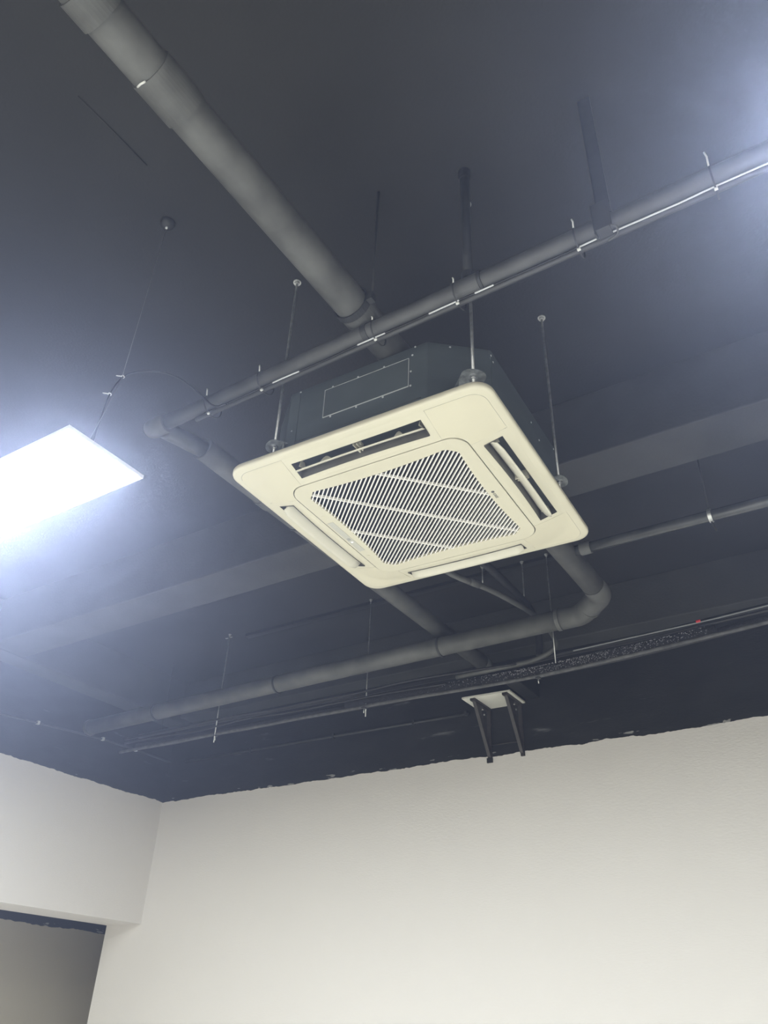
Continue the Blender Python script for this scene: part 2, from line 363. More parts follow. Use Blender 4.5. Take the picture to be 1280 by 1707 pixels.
# corner covers (four), each with its own thin joint around it
for q in range(4):
    ca, sa = [(1,0),(0,1),(-1,0),(0,-1)][q]
    def R_(p): return (p[0]*ca-p[1]*sa, p[0]*sa+p[1]*ca)
    cm = MB(); g = .0006; K = 10
    # corner region between u>OL and v<-OL (corner at +u,-v): radial fan from inner arc to outer arc
    inner = [(SEAM+g, -GI), (.2655,-GI)]
    for k in range(9):
        a = math.radians(-90+90*k/8); inner.append((GI-.062+.062*math.cos(a), -(GI-.062)+.062*math.sin(a)))
    inner += [(GI,-.2655),(GI,-SEAM-g)]
    outr = [(SEAM+g,-.4485),(.33,-.4485)]
    r = .046
    for k in range(9):
        a = math.radians(-90+90*k/8); outr.append((.4485-r+r*math.cos(a), -(.4485-r)+r*math.sin(a)))
    outr += [(.4485,-.33),(.4485,-SEAM-g)]
    n = len(inner); vs = []; fs = []
    S = 18
    for s_ in range(S+1):
        for i in range(n):
            p = lerp(inner[i], outr[i], s_/S); pr = R_(p); d_ = s_/S
            e = max(0,(math.hypot(0,0)))
            z = zf(*pr)-.0002
            vs.append((pr[0],pr[1],z))
    for s_ in range(S):
        for i in range(n-1): fs.append((s_*n+i, s_*n+i+1, (s_+1)*n+i+1, (s_+1)*n+i))
    # turned-up edges along the two straight joints
    for col in (0, n-1):
        o = len(vs)
        for s_ in range(S+1):
            x_, y_, z_ = vs[s_*n+col]; vs.append((x_, y_, z_)); vs.append((x_, y_, z_+.006))
        for s_ in range(S): fs.append((o+2*s_, o+2*s_+2, o+2*s_+3, o+2*s_+1))
    cm.add(vs, fs, True); cm.build('corner_cover', M_cream2, AC)
# shallow tray behind each corner cover
for q in range(4):
    ca, sa = [(1,0),(0,1),(-1,0),(0,-1)][q]
    def R3(p): return (p[0]*ca-p[1]*sa, p[0]*sa+p[1]*ca, p[2])
    MB().prism([R3((x,y,-.005)) for x,y in ((.25,-.44),(.25,-.30),(.30,-.25),(.44,-.25),(.44,-.40),(.40,-.44))], (0,0,.004)).build('corner_tray', M_duct, AC)

# outlets: lining box, louver blade, supports
for q, nm in enumerate(('near', 'right', 'far', 'left')):
    ca, sa = [(1,0),(0,1),(-1,0),(0,-1)][q]
    def R3(p): return (p[0]*ca-p[1]*sa, p[0]*sa+p[1]*ca, p[2])
    ln = MB(); z0, z1 = -.031, .075
    N_ = 12; us = [-OL+2*OL*i/N_ for i in range(N_+1)]
    inn = [(u,-O0-bow(i/N_)) for i,u in enumerate(us)]
    vs=[]; 
    for u,v in inn: vs += [R3((u,v,z0-.002)), R3((u,v-.004,z1))]
    ln.add(vs, [(2*i,2*i+2,2*i+3,2*i+1) for i in range(N_)], True)
    vs=[]
    for u in us: vs += [R3((u,-O1,zf(0,O1)+.0005)), R3((u,-O1+.004,z1))]
    ln.add(vs, [(2*i,2*i+2,2*i+3,2*i+1) for i in range(N_)], True)
    for e in (0,-1):
        u = us[e]; ln.add([R3((u,-O0,z0-.002)),R3((u,-O1,zf(0,O1))),R3((u,-O1+.004,z1)),R3((u,-O0-.004,z1))], [(0,1,2,3)])
    ln.add([R3((-OL,-O0,z1)),R3((OL,-O0,z1)),R3((OL,-O1,z1)),R3((-OL,-O1,z1))], [(0,1,2,3)])
    lining = ln.build('outlet_lining', M_duct, AC)
    # blade: thin curved strip, inner edge high, outer edge low (38 degrees), slightly bowed along its length
    bl = MB(); NB = 16; A = math.radians(42); wv_ = .030; vc = -(O0+O1)/2+.003; zc = FZ+.013
    loops = []
    for i in range(NB+1):
        t_ = i/NB; u = -OL*.985+2*OL*.985*t_; endw = 1-.35*max(0,abs(2*t_-1)-.9)/.1; loops_row=[]
        for k in range(7):
            s_ = -1+2*k/6; arch = .004*(1-s_*s_)
            v = vc + s_*wv_*math.cos(A)*endw + arch*math.sin(A) - bow(t_)*.6; z = zc + s_*wv_*math.sin(A)*endw - arch*math.cos(A)
            loops_row.append((u,v,z))
        up = [(p[0], p[1]+.0011*-math.sin(A)*1.0, p[2]+.0024) for p in reversed(loops_row)]
        loops.append([R3(p) for p in loops_row+up])
    loft(bl, loops, True, True, True)
    louv = bl.build('louver', M_louver, AC)
    # pivots at both ends and a centre hinge
    for u in (-OL*.93, OL*.93):
        MB().prism([R3((u,vc-.016,zc+.002)),R3((u,vc+.018,zc+.012)),R3((u,vc+.008,zc+.034)),R3((u,vc-.008,zc+.030))], R3((.004,0,0))).build('pivot_arm', M_louver, louv)
    hb = MB(); hb.box((-.009,vc-.024,zc+.006),(-.005,vc+.02,zc+.045)); hb.box((.004,vc-.024,zc+.006),(.007,vc+.016,zc+.045)); hb.tube([(-.011,vc-.004,zc+.022),(.011,vc-.004,zc+.022)],.006,10)
    hb.v = [R3(p) for p in hb.v]; hb.build('hinge', M_louver, louv)
    for u, wd in ((-.13,.05),(.14,.035)):
        pts = [(u-wd/2,vc+.004,zc+.006)]+[(u-wd/2+wd*k/6, vc+.004, zc+.006+.02*math.sin(math.pi*k/6)) for k in range(1,6)]+[(u+wd/2,vc+.004,zc+.006)]
        MB().prism([R3(p) for p in pts], R3((0,.003,0))).build('guide_fin', M_louver, louv)
    for u in (-.205,-.07,.07,.19): MB().prism([R3(p) for p in ((u,-O0-.006,.03),(u,-O1+.008,.03),(u,-O1+.008,.07),(u,-O0-.006,.07))], R3((.0025,0,0))).build('air_vane', M_duct, lining)

# return grille: frame + diagonal slats + ribs
GZ = FZ-.002; S_ = .286; CH = .042
BOW = .018
def inside(u, v):
    return abs(u) <= S_-BOW*(1-(v/S_)**2) and abs(v) <= S_-BOW*(1-(u/S_)**2) and abs(u)+abs(v) <= 2*S_-CH
def reach(u0, v0, du, dv):
    a, b = 0.0, .5
    for _ in range(26):
        m_ = (a+b)/2
        if inside(u0+du*m_, v0+dv*m_): a = m_
        else: b = m_
    return a
grl = MB()
og = rrect(.3245,.060,GZ); ocx = []
# inner octagon sampled so that it pairs with the outer loop
def hitpoly(p):
    L_ = math.hypot(*p[:2]); r = reach(0, 0, p[0]/L_, p[1]/L_); return (r*p[0]/L_, r*p[1]/L_)
dens = []
oo = og + [og[0]]
for i in range(len(og)):
    a, b = oo[i], oo[i+1]; L_ = math.hypot(b[0]-a[0], b[1]-a[1]); k = max(1, int(L_/.012))
    for j in range(k): dens.append((a[0]+(b[0]-a[0])*j/k, a[1]+(b[1]-a[1])*j/k))
lo = lambda pts, z: [(p[0], p[1], z) for p in pts]
ip = [hitpoly(p) for p in dens]
loft(grl, [lo(dens, GZ+.012), lo(dens, GZ+.001), lo([(p[0]*.9965,p[1]*.9965) for p in dens], GZ), lo([(p[0]*1.004,p[1]*1.004) for p in ip], GZ), lo(ip, GZ+.001), lo(ip, GZ+.011)], False)
grille = grl.build('grille_frame', M_cream, AC)
MB().prism([(p[0]*1.01,p[1]*1.01,GZ+.03) for p in [(S_,-S_+CH),(S_,S_-CH),(S_-CH,S_),(-S_+CH,S_),(-S_,S_-CH),(-S_,-S_+CH),(-S_+CH,-S_),(S_-CH,-S_)]], (0,0,.004)).build('filter', M_void, AC)
wl = MB(); loft(wl, [lo([(p[0]*1.003,p[1]*1.003) for p in ip], GZ+.010), lo([(p[0]*1.003,p[1]*1.003) for p in ip], GZ+.031)], False); wl.build('filter_well', M_void, AC)
# slats run along direction (1,-1)/sqrt2 (far-left to near-right), stepped along (1,1)/sqrt2
R2 = math.sqrt(.5); NS = 56; span = (2*S_-CH)*R2*1.0
def slat_ext(t): return min(reach(t*R2, t*R2, R2, -R2), reach(t*R2, t*R2, -R2, R2)) if inside(t*R2, t*R2) else .004
for i in range(NS):
    t_ = -span+.007 + (2*span-.014)*i/(NS-1); h_ = slat_ext(t_)
    if h_ < .004: h_ = .004
    # cross-section in (t, z): leaning blade
    b0 = [(t_-.0023, GZ+.0002),(t_+.0024, GZ+.0002),(t_+.0034, GZ+.013),(t_+.0006, GZ+.013)]
    def Q(a, l, z): return ((a+l)*R2, (a-l)*R2, z)
    MB().prism([Q(a,-h_,z) for a,z in b0], (2*h_*R2, -2*h_*R2, 0)).build('slat', M_slat, grille)
for off in (0, -.262, .262):                     # ribs along (1,1): line v-u = off
    s0 = -off*R2; w_ = .0017
    def Q(a, l, z): return ((a+l)*R2, (a-l)*R2, z)
    c_ = (s0*R2, -s0*R2); e1 = reach(c_[0], c_[1], R2, R2); e2 = reach(c_[0], c_[1], -R2, -R2)
    pts = [Q(-e2, s0-w_, GZ-.0008), Q(-e2, s0+w_, GZ-.0008), Q(e1, s0+w_, GZ-.0008), Q(e1, s0-w_, GZ-.0008)]
    MB().prism(pts, (0,0,.010)).build('rib', M_slat, grille)
# display strip on the left of the grille frame, with two round plugs
dz = GZ-.0012
dsp = MB().box((-.3165,-.092,dz),(-.293,.127,dz+.002)).build('display_strip', M_disp, AC, bevel=.0006)
MB().box((-.311,.026,dz-.0005),(-.299,.042,dz)).build('receiver_window', M_disp2, dsp)
M_ind = bpy.data.materials.new('indicator_light'); M_ind.use_nodes = True
b_ = M_ind.node_tree.nodes['Principled BSDF']; b_.inputs['Emission Color'].default_value = (1,1,.9,1); b_.inputs['Emission Strength'].default_value = 1.2; b_.inputs['Base Color'].default_value = (.9,.9,.85,1)
MB().tube([(-.305,.056,dz-.0006),(-.305,.056,dz+.001)], .0035, 12).build('indicator', M_ind, dsp)
for v in (-.135, .172):
    MB().tube([(-.305,v,GZ-.0007),(-.305,v,GZ+.001)], .0075, 18).build('round_plug', M_cream2, AC)
# maker's mark: round emblem and four letters, running along the right side of the frame
lg = MB().ring((.2865,-.004,GZ-.0004),(0,0,1),.0016,.0056,.0008,20); lg.box((.2865,-.005,GZ-.0008),(.291,-.0028,GZ)); lg.build('emblem', M_logo, AC)
cu = bpy.data.curves.new('lettering', 'FONT'); cu.body = 'GREE'; cu.size = .0135; cu.align_x = 'LEFT'; cu.extrude = .0002
to = bpy.data.objects.new('lettering_src', cu); C.objects.link(to)
dg = bpy.context.evaluated_depsgraph_get(); me = bpy.data.meshes.new_from_object(to.evaluated_get(dg)); bpy.data.objects.remove(to)
for v in me.vertices:                            # x of the text -> +v, y of the text -> -u ... read from below
    x_, y_, z_ = v.co; v.co = (.2818 + y_*1.0, .0045 + x_*1.0, GZ-.0005 - z_)
me.materials.clear(); me.materials.append(M_logo)
lt = bpy.data.objects.new('lettering', me); C.objects.link(lt); lt.parent = AC
# lifting brackets
M_brkt = mat('zinc_bracket', (.34,.36,.36), .4, metal=.5, noise=.3, nscale=60)
BR = [(-.315,-.428),(.415,-.424),(.452,.20),(-.452,.20)]
for k, (u, v) in enumerate(BR):
    bw = .08
    if k < 2:
        ang = math.atan2(v, u)
    else: ang = 0 if u > 0 else math.pi
    du, dvv = math.cos(ang), math.sin(ang); pu, pv = -dvv, du
    def Bp(a, l, z): return (u+a*du+l*pu, v+a*dvv+l*pv, z)
    bk_ = MB()
    out = [(-.07,-.038),(.004,-.038)]+[(.004+.026*math.cos(math.radians(a)), .038*math.sin(math.radians(a))) for a in range(-75,76,15)]+[(.004,.038),(-.07,.038)]
    bk_.prism([Bp(a,l,bw) for a,l in out], (0,0,.003))
    bk_.prism([Bp(-.024,-.038,bw),Bp(-.024,.038,bw),Bp(-.021,.038,bw),Bp(-.021,-.038,bw)], (0,0,-.045))
    br = bk_.build('bracket', M_brkt, AC)
    MB().tube([Bp(0,0,bw-.002),Bp(0,0,bw)], .014, 20).build('washer', M_steel, br)
    MB().tube([Bp(0,0,bw-.011),Bp(0,0,bw-.002)], .009, 6).build('nut', M_steel, br)
    MB().tube([Bp(0,0,bw+.003),Bp(0,0,bw+.012)], .009, 6).build('nut', M_steel, br)
# threaded rods of the unit
bpy.context.view_layer.update()
def rod(name, x, y, z0, z1, r, label, cat, group, anchor=True, material=None, nut=None):
    t = empty(name, (x, y, z0)); tag(t, label, cat, group)
    h = z1-z0; material = material or M_steel
    path = [(0,0,h*k/3) for k in range(4)]
    MB().tube(path, r, 10).build('rod', material, t)
    if anchor:
        MB().tube([(0,0,h-.014),(0,0,h-.004)], r*2.1, 6).build('anchor_nut', material, t)
        MB().tube([(0,0,h-.004),(0,0,h)], r*3.0, 16).build('washer', material, t)
    return t
for k, (u, v) in enumerate(BR):
    w = AC.matrix_world @ Vector((u, v, .055))
    rod('threaded_rod', w.x, w.y, w.z, ZC, .0052, ['zinc threaded rod at the left corner of the air conditioner', 'zinc threaded rod at the nearest corner, passing behind the black pipe', 'thin zinc threaded rod on the right side of the air conditioner', 'zinc threaded rod hidden behind the far left side of the air conditioner'][k], 'threaded rod', 'rods carrying the air conditioner')

# ---------------------------------------------------------------- large drain pipe (overhead run, elbow, back run)
PZ = 3.475; PR = .055; PX = -1.08; PY = 3.83
dp = empty('drain_pipe', (PX, PY, PZ)); tag(dp, 'thick dark grey drain pipe running overhead, then turning left along the back', 'pipe')
def W(o, p): return (p[0]-o[0], p[1]-o[1], p[2]-o[2])
O = (PX, PY, PZ)
MB().tube([W(O,(PX,YF,PZ)), W(O,(PX,0,PZ)), W(O,(PX,2,PZ)), W(O,(PX,PY-.25,PZ))], PR, 40).build('overhead_run', M_pipe, dp)
elb = fillet([(PX,PY-.30,PZ),(PX,PY-.17,PZ),(PX-.17,PY,PZ),(PX-.30,PY,PZ)], .10, 8)
MB().tube([W(O,p) for p in elb], PR*1.07, 36).build('elbow', M_pipe, dp)
MB().tube([W(O,(PX-.25,PY,PZ)), W(O,(-3,PY,PZ-.014)), W(O,(XL,PY,PZ-.042))], PR, 36).build('back_run', M_pipe, dp)
for (y, L_, r_) in ((.345,.07,1.10),(.585,.12,1.09),(1.42,.04,1.08),(2.3,.1,1.09)):
    MB().ring(W(O,(PX,y,PZ)), (0,1,0), PR*.98, PR*r_, L_, 40).build('coupling', M_pipe, dp)
for x_ in (-2.116,-3.346,-4.464):
    MB().ring(W(O,(x_,PY,PZ+(x_+1.33)*.0108)), (1,0,0), PR*.98, PR*1.10, .012, 36).build('pipe_clamp', M_hang, dp)
MB().ring(W(O,(-1.378,PY,PZ)), (1,0,0), PR*.98, PR*1.13, .022, 36).build('elbow_socket', M_pipe, dp)
MB().ring(W(O,(PX-.10,PY-.065,PZ)), (-1,1,0), PR*.98, PR*1.12, .014, 36).build('elbow_socket', M_pipe, dp)
MB().ring(W(O,(XL+.02,PY,PZ-.042)), (1,0,0), PR*.98, PR*1.1, .03, 30).build('wall_collar', M_pipe, dp)
MB().tube([W(O,(PX-.028,.525,PZ-PR*.87-.004)), W(O,(PX-.012,.522,PZ-PR*.985-.004)), W(O,(PX+.002,.523,PZ-PR*1.0-.0045))], .0028, 8).build('bare_spot', M_tie, dp)
# hanger of the overhead run
h = empty('pipe_hanger', (-1.006, 1.39, PZ)); tag(h, 'slim black rod and ring holding the overhead drain pipe near the crossing', 'pipe hanger')
MB().tube([(0,0,-.01),(0,0,.26),(0,0,ZC-PZ)], .0048, 10).build('rod', M_hang, h)
MB().ring((PX+1.006,0,0), (0,1,0), PR*1.07, PR*1.07+.004, .024, 32).build('ring', M_hang, h)
MB().box((-.022,-.012,-.02),(.006,.012,.012)).build('clamp_lug', M_hang, h)
# branch pipe
BZ, BY = 3.475, 3.172; O = (PX+.05, BY, BZ)
bp_ = empty('branch_pipe', O); tag(bp_, 'thin glossy dark pipe branching right from the drain pipe behind the beam', 'pipe')
M_pipe2 = mat('glossy_pipe', (0.05, 0.052, 0.052), 0.22, noise=0.3, nscale=7, spec=0.6)
MB().tube([W(O,(PX,BY,BZ)), W(O,(0,BY,BZ)), W(O,(XR,BY,BZ))], .025, 28).build('run', M_pipe2, bp_)
MB().ring(W(O,(PX+.10,BY,BZ)), (1,0,0), .025, .031, .05, 28).build('tee_socket', M_pipe, bp_)
h = empty('pipe_hanger', (-.418, BY, BZ)); tag(h, 'small ring clip and rod around the glossy branch pipe at right', 'pipe hanger')
MB().ring((0,0,0), (1,0,0), .027, .031, .016, 28).build('ring', M_steel, h)
MB().tube([(0,0,.03),(0,0,ZC-BZ)], .0035, 8).build('rod', M_hang, h)
MB().tube([(0,.0,-.03),(.012,.01,-.075)], .0035, 8).build('bolt_tail', M_hang, h)
# second overhead pipe
SX, SZ, SR = -2.135, 3.588, .05; O = (SX, 1.72, SZ)
sp = empty('waste_pipe', O); tag(sp, 'dark capped pipe passing above the back pipe, ending short of the wall', 'pipe')
MB().tube([W(O,(SX,1.80,SZ)), W(O,(SX,3,SZ)), W(O,(SX,4.42,SZ))], SR, 32).build('run', M_pipe, sp)
MB().tube([W(O,(SX,4.40,SZ)), W(O,(SX,4.455,SZ)), W(O,(SX,4.475,SZ)), W(O,(SX,4.482,SZ))], SR, 32, radii=[SR*1.06,SR*1.06,SR*.98,SR*.6]).build('end_cap', M_pipe, sp)
MB().tube([W(O,p) for p in fillet([(-1.93,1.448,3.392),(-2.02,1.45,3.40),(SX,1.58,3.54),(SX,1.82,SZ)], .08, 8)], .037, 24).build('reducer_bend', M_pipe, sp)
MB().ring(W(O,(SX,2.22,SZ)), (0,1,0), SR*.98, SR*1.1, .07, 32).build('coupling', M_pipe, sp)
MB().ring(W(O,(SX,2.45,SZ)), (0,1,0), SR*.98, SR*1.1, .012, 32).build('pipe_clamp', M_hang, sp)

# ---------------------------------------------------------------- crossing pipe in front of the air conditioner
M_xpipe = mat('crossing_pipe_paint', (0.068, 0.069, 0.071), 0.45, noise=0.2, nscale=9)
XY, XZ, XRR = 1.447, 3.392, .0265; O = (0, XY, XZ)
xp = empty('crossing_pipe', O); tag(xp, 'black painted pipe crossing diagonally in front of the air conditioner', 'pipe')
MB().tube([W(O,(-1.94,XY,XZ)), W(O,(-1,XY,XZ)), W(O,(0,XY,XZ)), W(O,(XR,XY,XZ))], XRR, 32).build('run', M_xpipe, xp)
MB().ring(W(O,(-.705,XY,XZ)), (1,0,0), XRR*.98, XRR*1.14, .085, 32).build('tee_fitting', M_xpipe, xp)
MB().ring(W(O,(-.655,XY,XZ)), (1,0,0), XRR*.98, XRR*1.17, .006, 32).build('tee_lip', M_hang, xp)
MB().tube([W(O,(-.70,XY,XZ)), W(O,(-.71,XY+.02,3.7)), W(O,(-.715,XY+.03,ZC))], .0155, 20).build('riser', M_hang, xp)
MB().ring(W(O,(-.715,XY+.03,ZC-.022)), (0,0,1), .0155, .021, .044, 20).build('riser_collar', M_black, xp)
MB().ring(W(O,(-.703,XY+.005,XZ+.045)), (.0,.08,1), .0155, .022, .03, 20).build('riser_socket', M_hang, xp)
MB().ring(W(O,(-1.06,XY,XZ)), (1,0,0), XRR*.98, XRR*1.1, .02, 32).build('pipe_clamp', M_hang, xp)
# channel hanger on the right
M_hang3 = mat('hanger_plate_paint', (0.042, 0.043, 0.046), 0.5)
h = empty('pipe_hanger', (-.283, XY, XZ)); tag(h, 'flat dark channel hanger with a bent bracket plate at upper right', 'pipe hanger')
st = MB(); st.box((-.019,-.004,.03),(.019,0,ZC-XZ)); st.box((-.019,-.004,.03),(-.0155,.022,ZC-XZ)); st.build('channel', M_hang, h)
pb = MB(); pb.box((-.026,-.046,-.06),(.022,-.043,.045)); pb.box((-.026,-.046,-.075),(-.022,-.02,.045)); pb.box((-.026,-.046,.042),(.022,.03,.045)); pb.box((-.022,-.046,-.062),(.016,-.012,-.059)); pb.build('bracket_plate', M_hang3, h, bevel=.001)
hk = [(.02,-.04,-.058),(.03,-.035,-.066),(.026,-.02,-.078),(.0,-.015,-.082)]
MB().tube(spline(hk, 5), .003, 8).build('hook', M_pipe, h)
# conduit strapped underneath + pale cable in the groove
O = (0, XY, XZ)
CY, CZ, CR = XY+.0175, XZ-.031, .009
M_hang2 = mat('conduit_paint', (0.05, 0.051, 0.053), 0.45)
cd = empty('conduit', (0, CY, CZ)); tag(cd, 'slender black conduit strapped under the crossing pipe', 'conduit')
MB().tube([(-1.80,0,0),(-1,0,0),(0,0,0),(XR,0,0)], CR, 16).build('run', M_hang2, cd)
M_cable = bpy.data.materials.new('half_painted_cable'); M_cable.use_nodes = True
ntc = M_cable.node_tree; bb = ntc.nodes['Principled BSDF']; tc = ntc.nodes.new('ShaderNodeTexCoord'); sx_ = ntc.nodes.new('ShaderNodeSeparateXYZ'); ntc.links.new(tc.outputs['Object'], sx_.inputs[0])
rp = ntc.nodes.new('ShaderNodeValToRGB'); mr = ntc.nodes.new('ShaderNodeMapRange'); mr.inputs[1].default_value = -1.8; mr.inputs[2].default_value = .4
ntc.links.new(sx_.outputs[0], mr.inputs[0]); ntc.links.new(mr.outputs[0], rp.inputs[0]); ntc.links.new(rp.outputs[0], bb.inputs['Base Color']); bb.inputs['Roughness'].default_value = .5
def fx(x): return (x+1.8)/2.2
cr = rp.color_ramp; cr.interpolation = 'CONSTANT'; bk3 = (.012,.012,.013,1); wh3 = (.62,.63,.66,1)
cr.elements[0].position = 0; cr.elements[0].color = bk3; cr.elements[1].position = fx(-1.44); cr.elements[1].color = wh3
for x_, c_ in ((-1.33,bk3),(-1.10,wh3),(-1.0,bk3),(-.84,wh3),(-.74,bk3),(-.69,wh3),(-.63,bk3),(-.37,wh3)):
    e = cr.elements.new(fx(x_)); e.color = c_
cab = MB().tube([(-1.75,XY+.006,XZ-.031)] + [(-1.7+.1*k, XY+.0055+.0012*math.sin(k*1.7), XZ-.0312+.0008*math.sin(k*2.3)) for k in range(54)], .0027, 8).build('cable', M_cable)
tag(cab, 'half painted pale cable lying in the groove under the crossing pipe', 'cable')
for k, x_ in enumerate((-1.715,-1.475,-1.02,-.735,-.365,-.008)):
    tt = empty('cable_tie', (x_, XY, XZ)); tag(tt, ['pale cable tie at the left end of the crossing pipe', 'pale cable tie left of the air conditioner rod', 'pale cable tie above the air conditioner casing', 'pale cable tie left of the tee on the crossing pipe', 'pale cable tie left of the flat channel hanger', 'pale cable tie right of the flat channel hanger'][k], 'cable tie', 'cable ties on the crossing pipe')
    MB().ring((0,.007,-.013), (1,0,0), .0425, .0437, .0045, 28).build('loop', M_hang, tt)
    L_ = (.03,.028,.012,.02,.034,.055)[k]
    MB().tube([(0,-.029,.010),(.002,-.033,.010+L_*.6),(-.001,-.032,.010+L_)], .0024, 8).build('tail', M_tie, tt)
    MB().box((-.004,-.010,-.0575),(.005,-.003,-.0515)).build('head', M_tie, tt)
# lamp feed cable: arc from the pipe to the lamp
lf = [(-1.62,1.43,3.33),(-1.67,1.415,3.335),(-1.756,1.38,3.431),(-1.83,1.35,3.496),(-1.883,1.31,3.509),(-1.935,1.27,3.499),(-1.947,1.23,3.449),(-1.931,1.19,3.33),(-1.925,1.178,3.18),(-1.93,1.178,3.042)]
lf = spline(lf, 8)
fc = empty('lamp_cable', (-1.93,1.178,3.042)); tag(fc, 'thin dark cable arching from the crossing pipe to the panel light', 'cable')
MB().tube([W((-1.93,1.178,3.042),p) for p in lf], .0035, 8).build('run', M_rubber, fc)
for i in (48, 56):
    p = lf[i]; d = (lf[i+1]-lf[i-1]).normalized()
    MB().ring(W((-1.93,1.178,3.042),p), d, .0036, .0062, .004, 14).build('tie', M_tie, fc)
    MB().tube([W((-1.93,1.178,3.042),p+Vector((-.004,-.006,0))), W((-1.93,1.178,3.042),p+Vector((-.02,-.014,.004)))], .002, 6).build('tie_tail', M_tie, fc)

# ---------------------------------------------------------------- service bundle along the back
TY = 3.985
SAG = [(-5.2,3.25),(-3.9,3.25),(-2.7,3.25),(-2.1,3.24),(-1.58,3.235),(-1.0,3.255),(-.37,3.291),(.4,3.33),(1.5,3.34),(XR,3.33)]
def tz(x):
    for (x0, z0), (x1, z1) in zip(SAG, SAG[1:]):
        if x <= x1: 
            t_ = (x-x0)/(x1-x0); return z0+(z1-z0)*t_
    return SAG[-1][1]
def run_path(dy, dz, amp, seed, x0, x1, step=.3):
    rnd = random.Random(seed); n = int((x1-x0)/step)+1; out = []
    for k in range(n+1):
        x = x0+(x1-x0)*k/n; out.append((x, TY+dy+amp*rnd.uniform(-.5,.5), tz(x)+dz+amp*rnd.uniform(-1,1)))
    return spline(out, 5)
rl = MB().tube(run_path(-.02, 0, .002, 11, -4.95, XR), .0105, 12).build('support_pipe', M_rail); tag(rl, 'slim dusty grey pipe carrying the bundle along the back', 'pipe')
ip_ = MB().tube(run_path(.022, .040, .003, 1, -2.9, -.62, .25), .031, 18).build('insulated_pipe', M_foam); tag(ip_, 'thick black foam insulated pipe speckled with dust behind the elbow', 'insulated pipe')
ip2 = MB().tube(run_path(.088, .058, .006, 2, -4.9, XR, .4), .024, 14).build('insulated_pipe', M_foam); tag(ip2, 'slimmer black insulated pipe running the whole back behind the dusty one', 'insulated pipe')
for (dy, dz, r, am, sd, x0, x1, lb) in ((-.03,.055,.0065,.010,3,-4.9,-2.15,'thin sagging black cable low in the bundle left of the shelf'), (-.035,.095,.008,.010,4,-4.9,-1.7,'upper black cable sagging below the back pipe'), (.09,.14,.017,.008,5,-4.9,XR,'rearmost black hose along the back'), (.0,.072,.007,.006,6,-.7,XR,'black cable continuing right of the dusty insulated pipe')):
    o = MB().tube(run_path(dy, dz, am, sd, x0, x1, .4), r, 10).build('cable', M_rubber); tag(o, lb, 'cable')
gl = MB().tube(spline([(-1.36,3.955,3.337),(-1.1,3.955,3.344),(-.68,3.955,3.356),(-.36,3.955,3.372),(0,3.955,3.39),(.6,3.955,3.40),(1.4,3.955,3.40)], 6), .004, 8).build('cable', mat('grey_cable', (.20,.21,.22), .4)); tag(gl, 'thin shiny grey cable rising to the right above the bundle', 'cable')
MB_r = MB().ring((-.688,3.955,3.3615),(1,0,.05),.0045,.0085,.022,14).build('cable_marker', M_red); tag(MB_r, 'small red marker on the grey cable above the bundle', 'marker')
# dust flecks on the foam pipe: uncountable
rnd = random.Random(3); fl = MB()
for k in range(1300):
    x_ = rnd.gauss(-1.35,.42); a = rnd.uniform(-.6,1.9)
    if x_ < -2.5 or x_ > -.66: continue
    d_ = Vector((0, -math.cos(a-.7), math.sin(a-.7))); p = Vector((x_, TY+.022, tz(x_)+.040)) + d_*.0325
    s_ = rnd.uniform(.001,.0034)
    fl.add([p+Vector((s_,0,0)),p+Vector((-s_,0,0)),p+d_*s_,p+Vector((0,0,s_)),p+Vector((0,0,-s_))], [(0,2,3),(2,1,3),(0,4,2),(1,2,4)])
tag(fl.build('dust_flecks', mat('pale_dust', (.36,.36,.39), .7)), 'pale dust flecks scattered over the insulated pipe', 'dust', kind='stuff')
# hanger rods of the bundle
rods = [(-3.978,3.986,'thin rod left of the coupling on the back pipe, with paint chips at its top'), (-2.739,4.015,'thin rod dropping behind the back pipe below the air conditioner'), (-1.479,3.99,'thin pale rod right of the others beside the pipe elbow')]
for x_, y_, lb in rods:
    zb = 3.30 if x_ > -1.5 else 3.19
    rod('hanger_rod', x_, y_-.03 if zb < 3.2 else y_, zb, ZC, .0036, lb, 'hanger rod', 'rods carrying the pipe bundle')
for x_, y_ in ((-3.978,3.956),(-2.739,3.985),(-1.578,3.985)):
    o = empty('rail_clamp', (x_, TY, tz(x_)-.009)); tag(o, {-3.978:'small clamp on the rail near the left wall',-2.739:'small clamp on the rail below the hanging rod',-1.578:'small clamp on the rail right of the white shelf'}[x_], 'clamp', 'rail clamps')
    MB().box((-.012,-.034,-.006),(.012,-.005,.0)).build('plate', M_hang, o)
    MB().tube([(0,-.02,-.034),(0,-.02,-.004)], .0036, 8).build('stud', M_steel, o)
rod('hanger_rod', -1.644, 4.005, 3.715, ZC, .004, 'short rod with a nut plate at its top behind the air conditioner', 'hanger rod', 'rods carrying the pipe bundle')
rod('hanger_rod', -1.882, 3.94, 3.885, ZC, .004, 'very short rod peeking below the far edge of the air conditioner', 'hanger rod', 'rods carrying the pipe bundle')
rod('hanger_rod', -4.761, 4.159, 3.45, ZC, .0025, 'faint dark wire hanging near the left wall', 'hanger rod', 'rods carrying the pipe bundle', material=M_hang)
